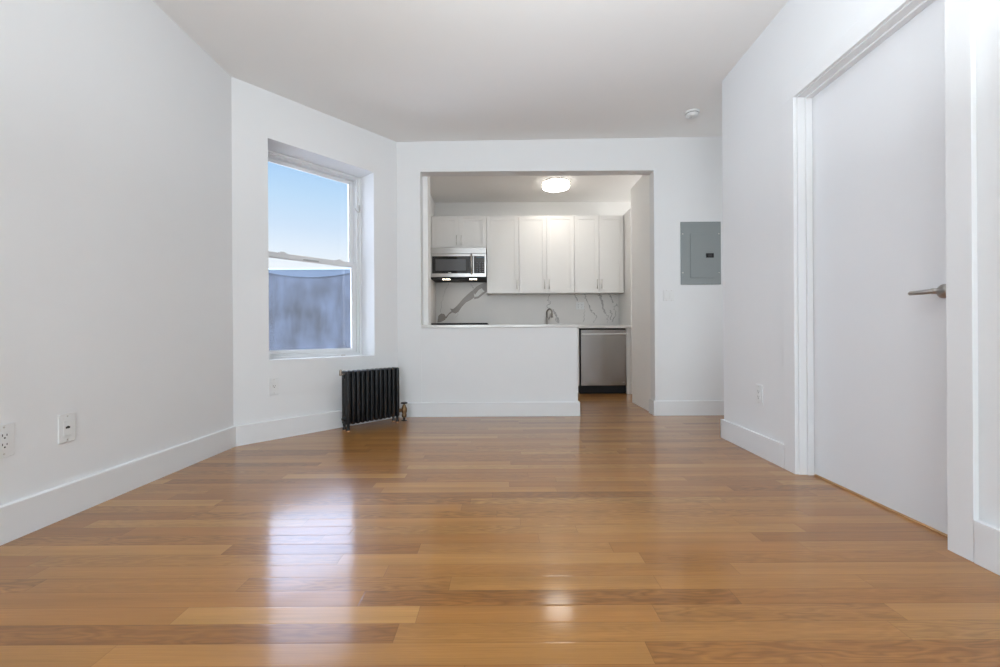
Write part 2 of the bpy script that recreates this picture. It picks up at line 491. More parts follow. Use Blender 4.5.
def sash(name, z0, z1, y, top, bot, side):
    bm = BM()
    a, b_ = WS0 + fw + 0.001, WS1 - fw - 0.001
    box(bm, a, a + side, y, y + 0.032, z0, z1, 0.002); box(bm, b_ - side, b_, y, y + 0.032, z0, z1, 0.002)
    box(bm, a + side, b_ - side, y, y + 0.032, z1 - top, z1, 0.002); box(bm, a + side, b_ - side, y, y + 0.032, z0, z0 + bot, 0.002)
    # glazing bead
    for (p, q, r, s) in ((a + side, a + side + 0.006, z0 + bot, z1 - top), (b_ - side - 0.006, b_ - side, z0 + bot, z1 - top),
                         (a + side, b_ - side, z0 + bot, z0 + bot + 0.006), (a + side, b_ - side, z1 - top - 0.006, z1 - top)):
        box(bm, p, q, y + 0.008, y + 0.026, r, s)
    o = obj(name, bm, M_vinyl, win)
    g = BM(); box(g, a + side + 0.004, b_ - side - 0.004, y + 0.014, y + 0.018, z0 + bot + 0.003, z1 - top - 0.003)
    obj('glass_pane', g, M_glass, o)
    return o
upper = sash('upper_sash', ZM - 0.012, WZ1 - 0.027, FY + 0.072, 0.022, 0.034, 0.032)
lower = sash('lower_sash', WZ0 + 0.031, ZM + 0.018, FY + 0.030, 0.040, 0.028, 0.034)
for sx in (WS0 + 0.20, WS1 - 0.20):       # sash locks on the meeting rail
    bm = BM()
    box(bm, sx - 0.032, sx + 0.032, FY + 0.032, FY + 0.060, ZM + 0.018, ZM + 0.026, 0.003)
    box(bm, sx - 0.014, sx + 0.022, FY + 0.036, FY + 0.054, ZM + 0.026, ZM + 0.034, 0.004)
    obj('sash_lock', bm, M_vinyl, lower)
bm = BM()
box(bm, 0.60, 0.73, FY + 0.020, FY + 0.0305, ZM - 0.018, ZM - 0.008, 0.002)
obj('sash_lift', bm, mat('lift_grey', (0.45, 0.46, 0.47), 0.4), lower)
bm = BM()                                  # small hook on the right jamb
hx = WS1 - 0.030; hz = 1.93
tube(bm, [(hx + 0.012, FY - 0.004, hz + 0.052), (hx + 0.012, FY - 0.008, hz + 0.01), (hx + 0.006, FY - 0.012, hz - 0.006), (hx - 0.010, FY - 0.013, hz - 0.012), (hx - 0.030, FY - 0.012, hz + 0.002), (hx - 0.040, FY - 0.012, hz + 0.022)], 0.0045, 10)
box(bm, hx + 0.004, hx + 0.020, FY - 0.005, FY + 0.004, hz + 0.012, hz + 0.058, 0.002)
obj('latch_hook', bm, M_nickel, win)
bm = BM()
box(bm, 0.92, 0.955, FY - 0.012, FY + 0.002, WZ0, WZ0 + 0.010, 0.003)
obj('sill_catch', bm, M_nickel, win)

# ------------------------------------------------------------------ neighbour's parapet outside
par = empty('parapet_wall', T(-5.2, 9.5, 0), 'blue-grey tarp-covered parapet wall seen through the lower window pane', 'wall')
PT = 0.77 + 66.6 * 9.5 / 420
bm = BM()
box(bm, -4.2, 3.4, 0.0, 0.4, -4.0, PT - 0.06)
obj('tarp_face', bm, M_tarp, par)
bm = BM()                                  # pale top fold sagging between its fixings
n = 40; x0, x1 = -4.2, 3.4
top, bot, topb, botb = [], [], [], []
for i in range(n + 1):
    x = x0 + (x1 - x0) * i / n
    tt = ((x - 0.95) / 0.95)
    sag = 0.07 + 0.11 * max(0.0, 1 - tt * tt)
    top.append(bm.verts.new((x, -0.03, PT))); bot.append(bm.verts.new((x, -0.03, PT - sag)))
    topb.append(bm.verts.new((x, 0.43, PT))); botb.append(bm.verts.new((x, 0.43, PT - sag)))
for i in range(n):
    bm.faces.new((bot[i], bot[i + 1], top[i + 1], top[i])); bm.faces.new((top[i], top[i + 1], topb[i + 1], topb[i]))
    bm.faces.new((topb[i], topb[i + 1], botb[i + 1], botb[i])); bm.faces.new((bot[i + 1], bot[i], botb[i], botb[i + 1]))
bm.faces.new((bot[0], top[0], topb[0], botb[0])); bm.faces.new((bot[n], botb[n], topb[n], top[n]))
obj('tarp_fold', bm, M_coping, par)
bm = BM(); box(bm, -4.2, 3.4, -0.05, 0.44, PT - 0.012, PT + 0.03, 0.01)
obj('edge_strip', bm, mat('pale_edge', (0.34, 0.44, 0.50), 0.5), par)

# ------------------------------------------------------------------ door_1 on the right wall
door = empty('door_1', F_right.copy(), 'plain white flush door with a lever handle in the right wall', 'door', kind='structure')
bm = BM()                                  # jamb lining with stops
box(bm, DS0 - 0.02, DS0, 0.0, TW, 0, DZ + 0.02); box(bm, DS1, DS1 + 0.02, 0.0, TW, 0, DZ + 0.02)
box(bm, DS0, DS1, 0.0, TW, DZ, DZ + 0.02)
box(bm, DS0, DS0 + 0.010, 0.040, 0.072, 0, DZ, 0.001); box(bm, DS1 - 0.010, DS1, 0.040, 0.072, 0, DZ, 0.001)
box(bm, DS0 + 0.010, DS1 - 0.010, 0.040, 0.072, DZ - 0.010, DZ, 0.001)
obj('door_jamb', bm, M_trim, door)
CW = 0.093
bm = BM()
box(bm, DS0 - CW - 0.006, DS0 - 0.006, -0.019, 0, 0, DZ + 0.006, 0.0015); box(bm, DS1 + 0.004, DS1 + CW - 0.004, -0.019, 0, 0, DZ + 0.006, 0.0015)
box(bm, DS0 - CW - 0.006, DS1 + CW - 0.004, -0.019, 0, DZ + 0.006, DZ + 0.006 + CW, 0.0015)
obj('door_casing', bm, M_trim, door)
bm = BM()
box(bm, DS0 + 0.003, DS1 - 0.003, 0.073, 0.113, 0.010, DZ - 0.003, 0.0015)
leaf = obj('door_leaf', bm, M_door, door)
hs, hz = DS1 - 0.092, 0.925
bm = BM()
lathe(bm, [(0.0005, -0.010), (0.010, -0.009), (0.022, -0.006), (0.0255, -0.002), (0.0255, 0.0)][::-1] , (hs, 0.073, hz), 'Y')
bm.free(); bm = BM()
lathe(bm, [(0.0265, 0.0), (0.0265, 0.005), (0.024, 0.009), (0.013, 0.011), (0.011, 0.014), (0.0105, 0.048), (0.0005, 0.050)], (hs, 0.073, hz), 'Y')
M_lever = mat('brushed_nickel_lever', (0.40, 0.38, 0.36), 0.3, metal=1.0)
hd = obj('door_handle', bm, M_lever, leaf)
bm = BM()
tube(bm, [(hs + 0.006, 0.073 - 0.044, hz), (hs - 0.012, 0.073 - 0.046, hz), (hs - 0.03, 0.073 - 0.048, hz), (hs - 0.083, 0.073 - 0.050, hz), (hs - 0.088, 0.073 - 0.050, hz)], [0.0085, 0.0095, 0.0095, 0.0085, 0.006], 16)
obj('lever', bm, M_lever, hd)
bm = BM()
box(bm, DS0, DS1, 0.074, TW, -0.001, 0.002)
obj('threshold', bm, mat('oak_saddle', (0.42, 0.25, 0.12), 0.4, noise=(0.33, 0.19, 0.09), noise_scale=30), door)

pl = bpy.data.lights.new('closet_lamp', 'POINT'); pl.energy = 70; pl.color = (1.0, 0.82, 0.58); pl.shadow_soft_size = 0.08
plo = bpy.data.objects.new('closet_lamp', pl); plo.location = (2.05, 1.85, 0.45); col.objects.link(plo)

# ------------------------------------------------------------------ wall plates
def plate(name, mw, label, cat, kind, w=0.071, h=0.124, group=None):
    e = empty(name, mw, label, cat, group)
    bm = BM(); box(bm, -w / 2, w / 2, -0.006, 0.0, -h / 2, h / 2, 0.0022, 2)
    obj('cover_plate', bm, M_plate, e)
    def screw(x, z, y=-0.006):
        bm = BM(); lathe(bm, [(0.0035, 0.0), (0.0033, 0.0008), (0.0005, 0.0012)], (x, y, z), 'Y', 12)
        obj('screw', bm, M_nickel, e)
    def recept(x, z):
        bm = BM(); box(bm, x - 0.0165, x + 0.0165, -0.0085, -0.004, z - 0.014, z + 0.014, 0.002)
        r = obj('receptacle', bm, M_plate, e)
        bm = BM()
        box(bm, x - 0.0085, x - 0.0058, -0.0088, -0.008, z - 0.001, z + 0.008); box(bm, x + 0.0058, x + 0.0085, -0.0088, -0.008, z, z + 0.0075)
        cyl(bm, (x, -0.008, z - 0.007), (x, -0.0088, z - 0.007), 0.0032, n=12)
        obj('slots', bm, M_slot, r)
    if kind == 'decora_outlet':
        bm = BM(); box(bm, -0.0168, 0.0168, -0.008, -0.004, -0.034, 0.034, 0.0015); obj('insert', bm, M_plate, e)
        for z in (0.0175, -0.0175):
            recept(0, z)
        screw(0, 0.050); screw(0, -0.050)
    elif kind == 'jack':
        bm = BM(); box(bm, -0.0168, 0.0168, -0.0075, -0.004, -0.033, 0.033, 0.0015); ins = obj('insert', bm, M_plate, e)
        bm = BM(); box(bm, -0.009, 0.009, -0.0079, -0.007, -0.003, 0.006); box(bm, -0.004, 0.004, -0.0079, -0.007, 0.005, 0.008)
        obj('jack_socket', bm, M_slot, ins)
        screw(0, 0.050); screw(0, -0.050)
    elif kind == 'single':
        bm = BM(); box(bm, -0.0168, 0.0168, -0.0075, -0.004, -0.033, 0.033, 0.0015); obj('insert', bm, M_plate, e)
        recept(0, 0.0); screw(0, 0.050); screw(0, -0.050)
    elif kind == 'switch2':
        for x in (-0.023, 0.023):
            bm = BM(); box(bm, x - 0.0165, x + 0.0165, -0.0095, -0.004, -0.033, 0.033, 0.002)
            g = bm.verts[:]
            for v in g:
                if v.co.z > 0 and v.co.y < -0.007: v.co.y += 0.002
            obj('rocker', bm, M_plate, e)
            screw(x, 0.046); screw(x, -0.046)
    elif kind == 'outlet2':
        for x in (-0.023, 0.023):
            bm = BM(); box(bm, x - 0.0168, x + 0.0168, -0.008, -0.004, -0.034, 0.034, 0.0015); obj('insert', bm, M_plate, e)
            recept(x, 0.0175); recept(x, -0.0175)
            screw(x, 0.046); screw(x, -0.046)
    return e
plate('wall_outlet', F_left @ T(1.581, 0, 0.383), 'white duplex outlet low on left wall, nearest the camera', 'outlet', 'decora_outlet')
plate('jack_plate', F_left @ T(1.813, 0, 0.381), 'white wall plate with one small dark jack on left wall', 'wall plate', 'jack', h=0.124)
plate('wall_outlet', F_ang @ T(0.268, 0, 0.396), 'white outlet below the window on the angled wall', 'outlet', 'single', h=0.128)
plate('wall_outlet', F_right @ T(0.452, 0, 0.386), 'white outlet low on right wall beyond the door', 'outlet', 'decora_outlet', h=0.124)
plate('light_switch', F_back @ T(1.600, 0, 1.135), 'white double rocker switch plate under the grey electrical panel', 'light switch', 'switch2', 0.104, 0.100)
plate('wall_outlet', T(1.137, 5.955, 1.177), 'white double-gang outlet on marble backsplash right of the faucet', 'outlet', 'outlet2', 0.112, 0.104)

# ------------------------------------------------------------------ electrical panel
ep = empty('electrical_panel', F_back @ T(1.904, 0, 1.533), 'grey metal electrical panel with black latch on the back wall', 'electrical panel')
bm = BM()
box(bm, -0.190, 0.190, -0.010, 0, -0.297, 0.297, 0.003)
obj('cover', bm, M_grey, ep)
bm = BM()
box(bm, -0.100, 0.122, -0.0150, -0.010, -0.235, 0.185, 0.002)
pd = obj('panel_door', bm, M_grey, ep)
bm = BM()
box(bm, 0.045, 0.117, -0.021, -0.015, -0.045, -0.004, 0.002)
lt = obj('latch', bm, M_black, pd)
bm = BM()
box(bm, 0.062, 0.102, -0.0225, -0.021, -0.036, -0.013, 0.001)
obj('latch_slide', bm, mat('latch_dark_grey', (0.03, 0.03, 0.033), 0.5), lt)
for sx, sz in ((-0.172, 0.182), (0.170, 0.182), (-0.172, -0.185), (0.170, -0.185)):
    bm = BM(); lathe(bm, [(0.006, 0.010), (0.0055, 0.0125), (0.0005, 0.0135)], (sx, 0, sz), 'Y', 14)
    obj('screw', bm, M_nickel, ep)

# ------------------------------------------------------------------ smoke detector
sd = empty('smoke_detector', T(1.626, 3.53, ceil_z(1.626)), 'round white smoke detector on the ceiling near the right corner', 'smoke detector')
bm = BM(); lathe(bm, [(0.060, 0), (0.060, -0.010), (0.057, -0.014), (0.0005, -0.014)], (0, 0, 0)); obj('base_ring', bm, M_plate, sd)
bm = BM(); lathe(bm, [(0.050, -0.014), (0.051, -0.024), (0.046, -0.036), (0.036, -0.042), (0.0005, -0.043)], (0, 0, 0)); hsg = obj('housing', bm, M_plate, sd)
bm = BM(); lathe(bm, [(0.0515, -0.0145), (0.0515, -0.0185), (0.048, -0.0185)], (0, 0, 0)); obj('vent_gap', bm, mat('vent_grey', (0.18, 0.18, 0.18), 0.7), hsg)
bm = BM(); lathe(bm, [(0.012, -0.0425), (0.011, -0.046), (0.0005, -0.0465)], (-0.014, 0.0, 0)); obj('test_button', bm, mat('button_grey', (0.6, 0.6, 0.6), 0.4), hsg)

# ------------------------------------------------------------------ kitchen ceiling light
cl = empty('ceiling_light', T(0.700, 5.17, 2.655), 'round lit flush ceiling light with two metal bands in the kitchen', 'ceiling light')
R = 0.174
bm = BM(); lathe(bm, [(R - 0.012, 0), (R - 0.012, -0.012), (0.0005, -0.012)], (0, 0, 0), n=48); obj('mounting_pan', bm, M_plate, cl)
bm = BM(); lathe(bm, [(R - 0.010, -0.069), (R - 0.016, -0.077), (0.07, -0.083), (0.0005, -0.084)], (0, 0, 0), n=48)
obj('diffuser', bm, M_diff, cl)
bm = BM(); lathe(bm, [(R - 0.010, -0.012), (R - 0.010, -0.069)], (0, 0, 0), n=48)
obj('diffuser_rim', bm, mat('light_diffuser_rim', (0.9, 0.9, 0.88), 0.5, emit=(1.0, 0.94, 0.86), emit_s=8.0), cl)
for z in (-0.014, -0.054):
    bm = BM(); lathe(bm, [(R - 0.006, z), (R, z), (R, z - 0.013), (R - 0.006, z - 0.013), (R - 0.006, z)], (0, 0, 0), n=48)
    obj('metal_band', bm, M_nickel, cl)
for a in (105, 225, 345):
    bm = BM(); box(bm, R - 0.004, R + 0.002, -0.008, 0.008, -0.060, -0.014)
    o = obj('band_clip', bm, M_nickel, cl, mw=Matrix.Rotation(radians(a), 4, 'Z'))


# ------------------------------------------------------------------ radiator
rad = empty('radiator', frame(-1.092, 3.570, ANG), 'low black cast-iron column radiator on the floor below the window', 'radiator')
NS = 12; PITCH = 0.0426
def section_mesh():
    bm = BM()
    for y in (-0.0265, 0.0265):
        box(bm, -0.0150, 0.0150, y - 0.0235, y + 0.0235, 0.062, 0.478, 0.0125, 4)
    box(bm, -0.0115, 0.0115, -0.012, 0.012, 0.10, 0.46)
    # rounded heads joining the two columns top and bottom
    box(bm, -0.0165, 0.0165, -0.048, 0.048, 0.425, 0.488, 0.014, 4)
    box(bm, -0.0165, 0.0165, -0.048, 0.048, 0.054, 0.110, 0.014, 4)
    cyl(bm, (-PITCH / 2, 0, 0.445), (PITCH / 2, 0, 0.445), 0.019, n=20)
    cyl(bm, (-PITCH / 2, 0, 0.100), (PITCH / 2, 0, 0.100), 0.019, n=20)
    for f in bm.faces: f.smooth = True
    return bm
s0 = obj('section', section_mesh(), M_iron, rad)
s0.location = (-(NS - 1) / 2 * PITCH, 0, 0)
for i in range(1, NS):
    c = s0.copy(); col.objects.link(c); c.parent = rad
    c.location = ((i - (NS - 1) / 2) * PITCH, 0, 0)
xe = (NS - 1) / 2 * PITCH
lg = None
for sx in (-1, 1):
    for sy in (-0.030, 0.030):
        if lg is None:
            bm = BM(); lathe(bm, [(0.014, 0.095), (0.0125, 0.05), (0.0105, 0.030), (0.014, 0.018), (0.015, 0.010)], (0, 0, 0), n=16)
            lg = obj('leg', bm, M_iron, rad); l = lg
            bm = BM(); lathe(bm, [(0.017, 0.0), (0.018, 0.003), (0.017, 0.008), (0.014, 0.011)], (0, 0, 0), n=20)
            cup = obj('foot_cup', bm, M_copper, lg)
        else:
            l = lg.copy(); col.objects.link(l); l.parent = rad
            c2 = cup.copy(); col.objects.link(c2); c2.parent = l
        l.location = (sx * xe, sy, 0)
bm = BM()                                  # air vent at the left end
cyl(bm, (-xe - 0.016, -0.01, 0.462), (-xe - 0.050, -0.01, 0.462), 0.006, n=12)
lathe(bm, [(0.008, 0.452), (0.011, 0.460), (0.011, 0.486), (0.008, 0.500), (0.0005, 0.503)], (-xe - 0.052, -0.01, 0), n=18)
obj('air_vent', bm, mat('old_nickel', (0.42, 0.36, 0.30), 0.4, metal=1.0), rad)
bm = BM()                                  # end plug
lathe(bm, [(0.017, -xe - 0.015), (0.017, -xe - 0.024), (0.011, -xe - 0.026), (0.011, -xe - 0.036), (0.0005, -xe - 0.037)], (0, 0, 0.100), 'X', 8)
obj('end_plug', bm, M_iron, rad)
bm = BM()                                  # supply valve, brass, at the right end
vx = xe + 0.088
tube(bm, [(xe + 0.014, -0.01, 0.100), (xe + 0.045, -0.01, 0.100), (vx, -0.01, 0.100)], 0.012, 16)
lathe(bm, [(0.019, xe + 0.024), (0.019, xe + 0.046)], (0, -0.01, 0.100), 'X', 6)
lathe(bm, [(0.015, 0.028), (0.022, 0.034), (0.022, 0.056), (0.018, 0.064), (0.026, 0.084), (0.026, 0.112), (0.020, 0.122), (0.015, 0.134), (0.012, 0.142), (0.008, 0.144), (0.008, 0.154)], (vx, -0.01, 0), n=20)
vl = obj('supply_valve', bm, M_brass, rad)
bm = BM(); lathe(bm, [(0.012, 0.151), (0.030, 0.155), (0.031, 0.161), (0.027, 0.165), (0.0005, 0.166)], (vx, -0.01, 0), n=20)
obj('valve_handle', bm, M_black, vl)
bm = BM(); cyl(bm, (vx, -0.01, 0.0), (vx, -0.01, 0.034), 0.011, n=16)
lathe(bm, [(0.026, 0.0), (0.026, 0.004), (0.013, 0.008)], (vx, -0.01, 0), n=24)
obj('riser_pipe', bm, M_iron, rad)

# ------------------------------------------------------------------ upper cabinets
def shaker(name, x0, x1, z0, z1, y, parent, hx=None, hz=None, rail=0.055):
    """door or drawer front whose face lies at local y (front towards -y), with a bar pull."""
    bm = BM()
    t = 0.019
    box(bm, x0, x0 + rail, y, y + t, z0, z1, 0.0012); box(bm, x1 - rail, x1, y, y + t, z0, z1, 0.0012)
    box(bm, x0 + rail, x1 - rail, y, y + t, z1 - rail, z1, 0.0012); box(bm, x0 + rail, x1 - rail, y, y + t, z0, z0 + rail, 0.0012)
    box(bm, x0 + rail - 0.002, x1 - rail + 0.002, y + 0.0075, y + 0.014, z0 + rail - 0.002, z1 - rail + 0.002)
    d = obj(name, bm, M_cab, parent)
    if hx is not None:
        bm = BM()
        L = 0.064
        cyl(bm, (hx, y - 0.028, hz - L), (hx, y - 0.028, hz + L), 0.0055, n=12)
        for s in (-1, 1): cyl(bm, (hx, y, hz + s * 0.048), (hx, y - 0.026, hz + s * 0.048), 0.0042, n=10)
        obj('handle', bm, M_nickel, d)
    return d
UY, UB, UT = 5.65, 1.332, 2.372
def wall_cab(x0, x1, z0, z1, label, doors):
    e = empty('wall_cabinet', T(x0, UY, z0), label, 'cabinet', 'white upper kitchen cabinets')
    w, h = x1 - x0, z1 - z0
    bm = BM()
    box(bm, 0.0015, w - 0.0015, 0.020, 0.308, 0.012, h); box(bm, 0.0015, w - 0.0015, 0.020, 0.040, 0, 0.012)
    box(bm, 0.0015, 0.018, 0.020, 0.308, 0, 0.012); box(bm, w - 0.018, w - 0.0015, 0.020, 0.308, 0, 0.012)
    obj('carcass', bm, M_cab, e)
    g = 0.0022
    hz = 0.115
    if doors == 1:
        shaker('door', g, w - g, 0, h, 0, e, w - 0.030, hz)
    else:
        m = w / 2
        shaker('door', g, m - g, 0, h, 0, e, m - 0.030, hz)
        shaker('door', m + g, w - g, 0, h, 0, e, m + 0.030, hz)
    return e
wall_cab(-0.913, -0.172, 1.929, UT, 'short white double-door wall cabinet above the microwave', 2)
wall_cab(-0.172, 0.262, UB, UT, 'tall white single-door wall cabinet beside the microwave', 1)
wall_cab(0.262, 1.006, UB, UT, 'tall white double-door wall cabinet above the faucet', 2)
wall_cab(1.006, 1.672, UB, UT, 'tall white double-door wall cabinet at the right end of the row', 2)

bm = BM()
box(bm, 1.681, 1.700, 5.385, 5.953, 0, 2.385, 0.001)
tag(obj('end_panel', bm, M_cab), 'tall white end panel closing the right side of kitchen cabinets', 'panel')

# ------------------------------------------------------------------ microwave
mw_ = empty('microwave', T(-0.914, 5.545, 1.518), 'stainless over-the-range microwave hanging under the short cabinet', 'microwave')
MW_, MH = 0.737, 0.408
bm = BM(); box(bm, 0.002, MW_, 0.028, 0.405, 0.0, MH, 0.002); obj('body', bm, M_black, mw_)
bm = BM(); box(bm, 0, MW_, 0.0, 0.030, MH - 0.078, MH, 0.003); obj('vent_grille', bm, M_steelh, mw_)
bm = BM()                                  # door: steel frame round a dark glass
DW = 0.574; z0, z1 = 0.024, MH - 0.082
box(bm, 0.0, 0.022, 0.0, 0.030, z0, z1); box(bm, DW - 0.010, DW, 0.0, 0.030, z0, z1)
box(bm, 0.022, DW - 0.010, 0.0, 0.030, z1 - 0.030, z1); box(bm, 0.022, DW - 0.010, 0.0, 0.030, z0, z0 + 0.045)
md = obj('door', bm, M_steelh, mw_)
bm = BM(); box(bm, 0.022, DW - 0.010, 0.004, 0.026, z0 + 0.045, z1 - 0.030); gl = obj('door_glass', bm, M_glassblk, md)
bm = BM(); box(bm, 0.066, 0.47, 0.0025, 0.0045, z0 + 0.082, z1 - 0.068, 0.0008); obj('screen', bm, M_mesh, md)
bm = BM(); cyl(bm, (DW - 0.030, -0.034, z0 + 0.028), (DW - 0.030, -0.034, z1 - 0.004), 0.0105, n=16)
for z in (z0 + 0.05, z1 - 0.03): cyl(bm, (DW - 0.030, 0.004, z), (DW - 0.030, -0.030, z), 0.008, n=12)
obj('handle', bm, M_steelh, md)
bm = BM(); box(bm, 0.235, 0.275, 0.0032, 0.0042, z0 + 0.050, z0 + 0.058); obj('badge', bm, M_nickel, md)
bm = BM()
box(bm, DW + 0.002, MW_, 0.0, 0.030, z0, z0 + 0.045); box(bm, DW + 0.002, MW_, 0.0, 0.030, z1 - 0.030, z1); box(bm, MW_ - 0.022, MW_, 0.0, 0.030, z0 + 0.045, z1 - 0.030)
cp = obj('control_panel', bm, M_steelh, mw_)
bm = BM(); box(bm, DW + 0.002, MW_ - 0.022, 0.003, 0.028, z0 + 0.045, z1 - 0.030); obj('panel_glass', bm, M_glassblk, cp)
bm = BM()
for i in range(3):
    for j in range(5):
        cx = DW + 0.045 + i * 0.038; cz = z0 + 0.068 + j * 0.029
        box(bm, cx - 0.011, cx + 0.011, 0.0018, 0.0034, cz - 0.007, cz + 0.007)
obj('keypad', bm, M_key, cp)
bm = BM(); box(bm, DW + 0.034, DW + 0.132, 0.0018, 0.0034, z1 - 0.055, z1 - 0.040); obj('display', bm, mat('display', (0.05, 0.09, 0.12), 0.2), cp)
bm = BM(); box(bm, 0, MW_, 0.0, 0.40, 0.004, 0.022, 0.004)
M_task = mat('task_lens', (0.75, 0.75, 0.72), 0.2, emit=(1.0, 0.85, 0.68), emit_s=10.0)
un = obj('vent_hood', bm, M_black, mw_)
for x in (0.20, 0.56):
    bm = BM(); box(bm, x - 0.05, x + 0.05, 0.03, 0.12, 0.000, 0.006, 0.001); obj('task_light', bm, M_task, un)

# ------------------------------------------------------------------ marble backsplash with its veins
bs = BM()
def bxz(poly, y, mi):
    vs = [bs.verts.new((x, y, z)) for x, z in poly]
    f = bs.faces.new(vs); f.material_index = mi
box(bs, -0.916, 1.679, 5.955, 5.968, 0.884, 1.935)
PX = lambda px, py: ((px - 500 + 0.006 * (335 - py)) * 5.955 / 420, 0.77 + (335 - py - 0.006 * (px - 500)) * 5.955 / 420)
def vein_poly(pts, mi):
    f_pts = [PX(*p) for p in pts]
    bxz(f_pts, 5.9545, mi)
# broad taupe vein behind the range, in four pieces along the diagonal
vein_poly([(437.5, 322), (438.3, 316), (441, 313.5), (444.2, 314), (446, 317), (445.2, 319.8), (442, 321.5), (439, 322.4)], 1)
vein_poly([(445.2, 317.6), (448.5, 313.6), (450.6, 311.6), (452.4, 310.8), (452.0, 312.6), (449, 314.6), (446.2, 318.6)], 1)
vein_poly([(450.0, 308.6), (453.2, 309.0), (456.5, 306.2), (459.5, 302.8), (463, 298.6), (467.5, 294.4), (472.0, 290.6), (473.6, 291.8), (474.4, 297.4), (470, 300.4), (466.0, 302.4), (462, 306.6), (458.6, 311.6), (455.6, 313.6), (452.2, 312.4)], 1)
vein_poly([(472.5, 290.6), (476, 287.0), (480.2, 284.4), (486.5, 282.2), (488, 283), (487.5, 290.5), (484, 291), (481.6, 288.2), (478.6, 290.0), (475.0, 294.8)], 1)
vein_poly([(474.4, 297.0), (478, 296.4), (482.5, 292.6), (487.5, 289.4), (487.5, 291.2), (483, 294.8), (478.4, 298.4), (474.0, 299.2)], 1)
rnd = random.Random(4)
def vein_line(pts, w, jit=0.7, mi=2):
    fine = []
    for (a, b_) in zip(pts[:-1], pts[1:]):
        m = 6
        for k in range(m):
            t = k / m
            fine.append((a[0] + (b_[0] - a[0]) * t + rnd.uniform(-jit, jit), a[1] + (b_[1] - a[1]) * t + rnd.uniform(-jit, jit) * 0.5))
    fine.append(pts[-1])
    P = [Vector(PX(*p)) for p in fine]
    prev = None
    for i, p in enumerate(P):
        t = (P[min(i + 1, len(P) - 1)] - P[max(i - 1, 0)]).normalized()
        nrm = Vector((-t.y, t.x)) * w * rnd.uniform(0.25, 1.0)
        a = bs.verts.new((p.x + nrm.x, 5.9545, p.y + nrm.y)); c = bs.verts.new((p.x - nrm.x, 5.9545, p.y - nrm.y))
        if prev:
            f = bs.faces.new((prev[0], a, c, prev[1])); f.material_index = mi
        prev = (a, c)
vein_line([(440.5, 313), (441.5, 303), (444, 293), (447.5, 285), (450, 281.5)], 0.0035)
vein_line([(470.5, 284), (473, 288), (473.5, 291)], 0.005)
vein_line([(456, 318), (458, 313), (459.5, 309)], 0.002)
vein_line([(549, 294), (547.5, 299), (551, 303), (546.5, 306), (550, 309), (553, 312)], 0.006, 1.2)
vein_line([(553, 309.5), (555, 314), (557.5, 318), (558.5, 323)], 0.016, 0.5)
vein_line([(554, 311), (556.5, 316), (555.5, 320), (558, 323)], 0.010, 0.5)
vein_line([(574, 292.5), (576, 297), (577.5, 301)], 0.010, 0.5)
vein_line([(584, 294), (587, 302), (590, 309), (594, 314), (597, 316.5)], 0.010, 1.0)
vein_line([(597, 316.5), (595, 320), (593, 323)], 0.006, 0.6)
vein_line([(599.5, 293.5), (601.5, 300), (602, 306), (604.5, 312)], 0.016, 0.8)
vein_line([(597.5, 293.5), (600, 298), (603.5, 304), (603, 309), (606, 313)], 0.008, 0.8)
vein_line([(608, 292.5), (611, 297), (613, 303)], 0.011, 0.6)
vein_line([(616, 303), (614.5, 309), (616.5, 315), (612, 322)], 0.007, 1.2)
vein_line([(604, 312), (608, 316), (607, 323)], 0.007, 1.2)
vein_line([(609, 310), (612, 314), (611, 320)], 0.007, 1.2)
vein_line([(582, 302), (584.5, 312), (583, 322)], 0.005, 1.2)
vein_line([(616, 304), (620, 309), (621, 318)], 0.005, 1.2)
tag(obj('marble_backsplash', bs, [M_marble, M_vein, M_vein2]), 'veined white marble backsplash behind the counter', 'backsplash')
bm = BM(); box(bm, -0.9165, -0.9055, 5.34, 5.954, 0.92, 1.515)
tag(obj('side_splash', bm, M_marble), 'narrow pale marble side splash left of the stove', 'backsplash')

# ------------------------------------------------------------------ range
rg = empty('range', T(-0.903, 5.345, 0.008), 'stove standing under the microwave, only its thin black top edge showing', 'stove')
RW = 0.745
bm = BM(); box(bm, 0, RW, 0.03, 0.60, 0.10, 0.896, 0.002); box(bm, 0.02, RW - 0.02, 0.08, 0.58, -0.008, 0.10); obj('body', bm, M_steel, rg)
bm = BM(); box(bm, 0, RW, 0.0, 0.605, 0.896, 0.918, 0.003); ct = obj('cooktop', bm, M_black, rg)
for x, y, r in ((0.19, 0.17, 0.10), (0.56, 0.17, 0.08), (0.19, 0.44, 0.08), (0.56, 0.44, 0.10)):
    bm = BM(); lathe(bm, [(r, 0.9180), (r, 0.9187), (r - 0.004, 0.9187), (r - 0.004, 0.9180), (r, 0.9180)], (x, y, 0), n=32); obj('burner_ring', bm, M_key, ct)
bm = BM(); box(bm, 0.006, RW - 0.006, 0.0, 0.03, 0.25, 0.79, 0.003); od = obj('oven_door', bm, M_steelh, rg)
bm = BM(); box(bm, 0.10, RW - 0.10, -0.002, 0.01, 0.36, 0.66, 0.002); obj('oven_window', bm, M_glassblk, od)
bm = BM(); cyl(bm, (0.06, -0.045, 0.74), (RW - 0.06, -0.045, 0.74), 0.011, n=14)
for x in (0.09, RW - 0.09): cyl(bm, (x, 0.0, 0.74), (x, -0.045, 0.74), 0.008, n=10)
obj('handle', bm, M_steelh, od)
bm = BM(); box(bm, 0.0, RW, 0.0, 0.03, 0.795, 0.893, 0.003); cpn = obj('control_panel', bm, M_steelh, rg)
for x in (0.10, 0.22, 0.34, 0.46, 0.58):
    bm = BM(); lathe(bm, [(0.022, 0.0), (0.020, 0.025), (0.0005, 0.027)], (x + 0.02, 0.0, 0.845), 'Y', 18); obj('knob', bm, M_black, cpn)
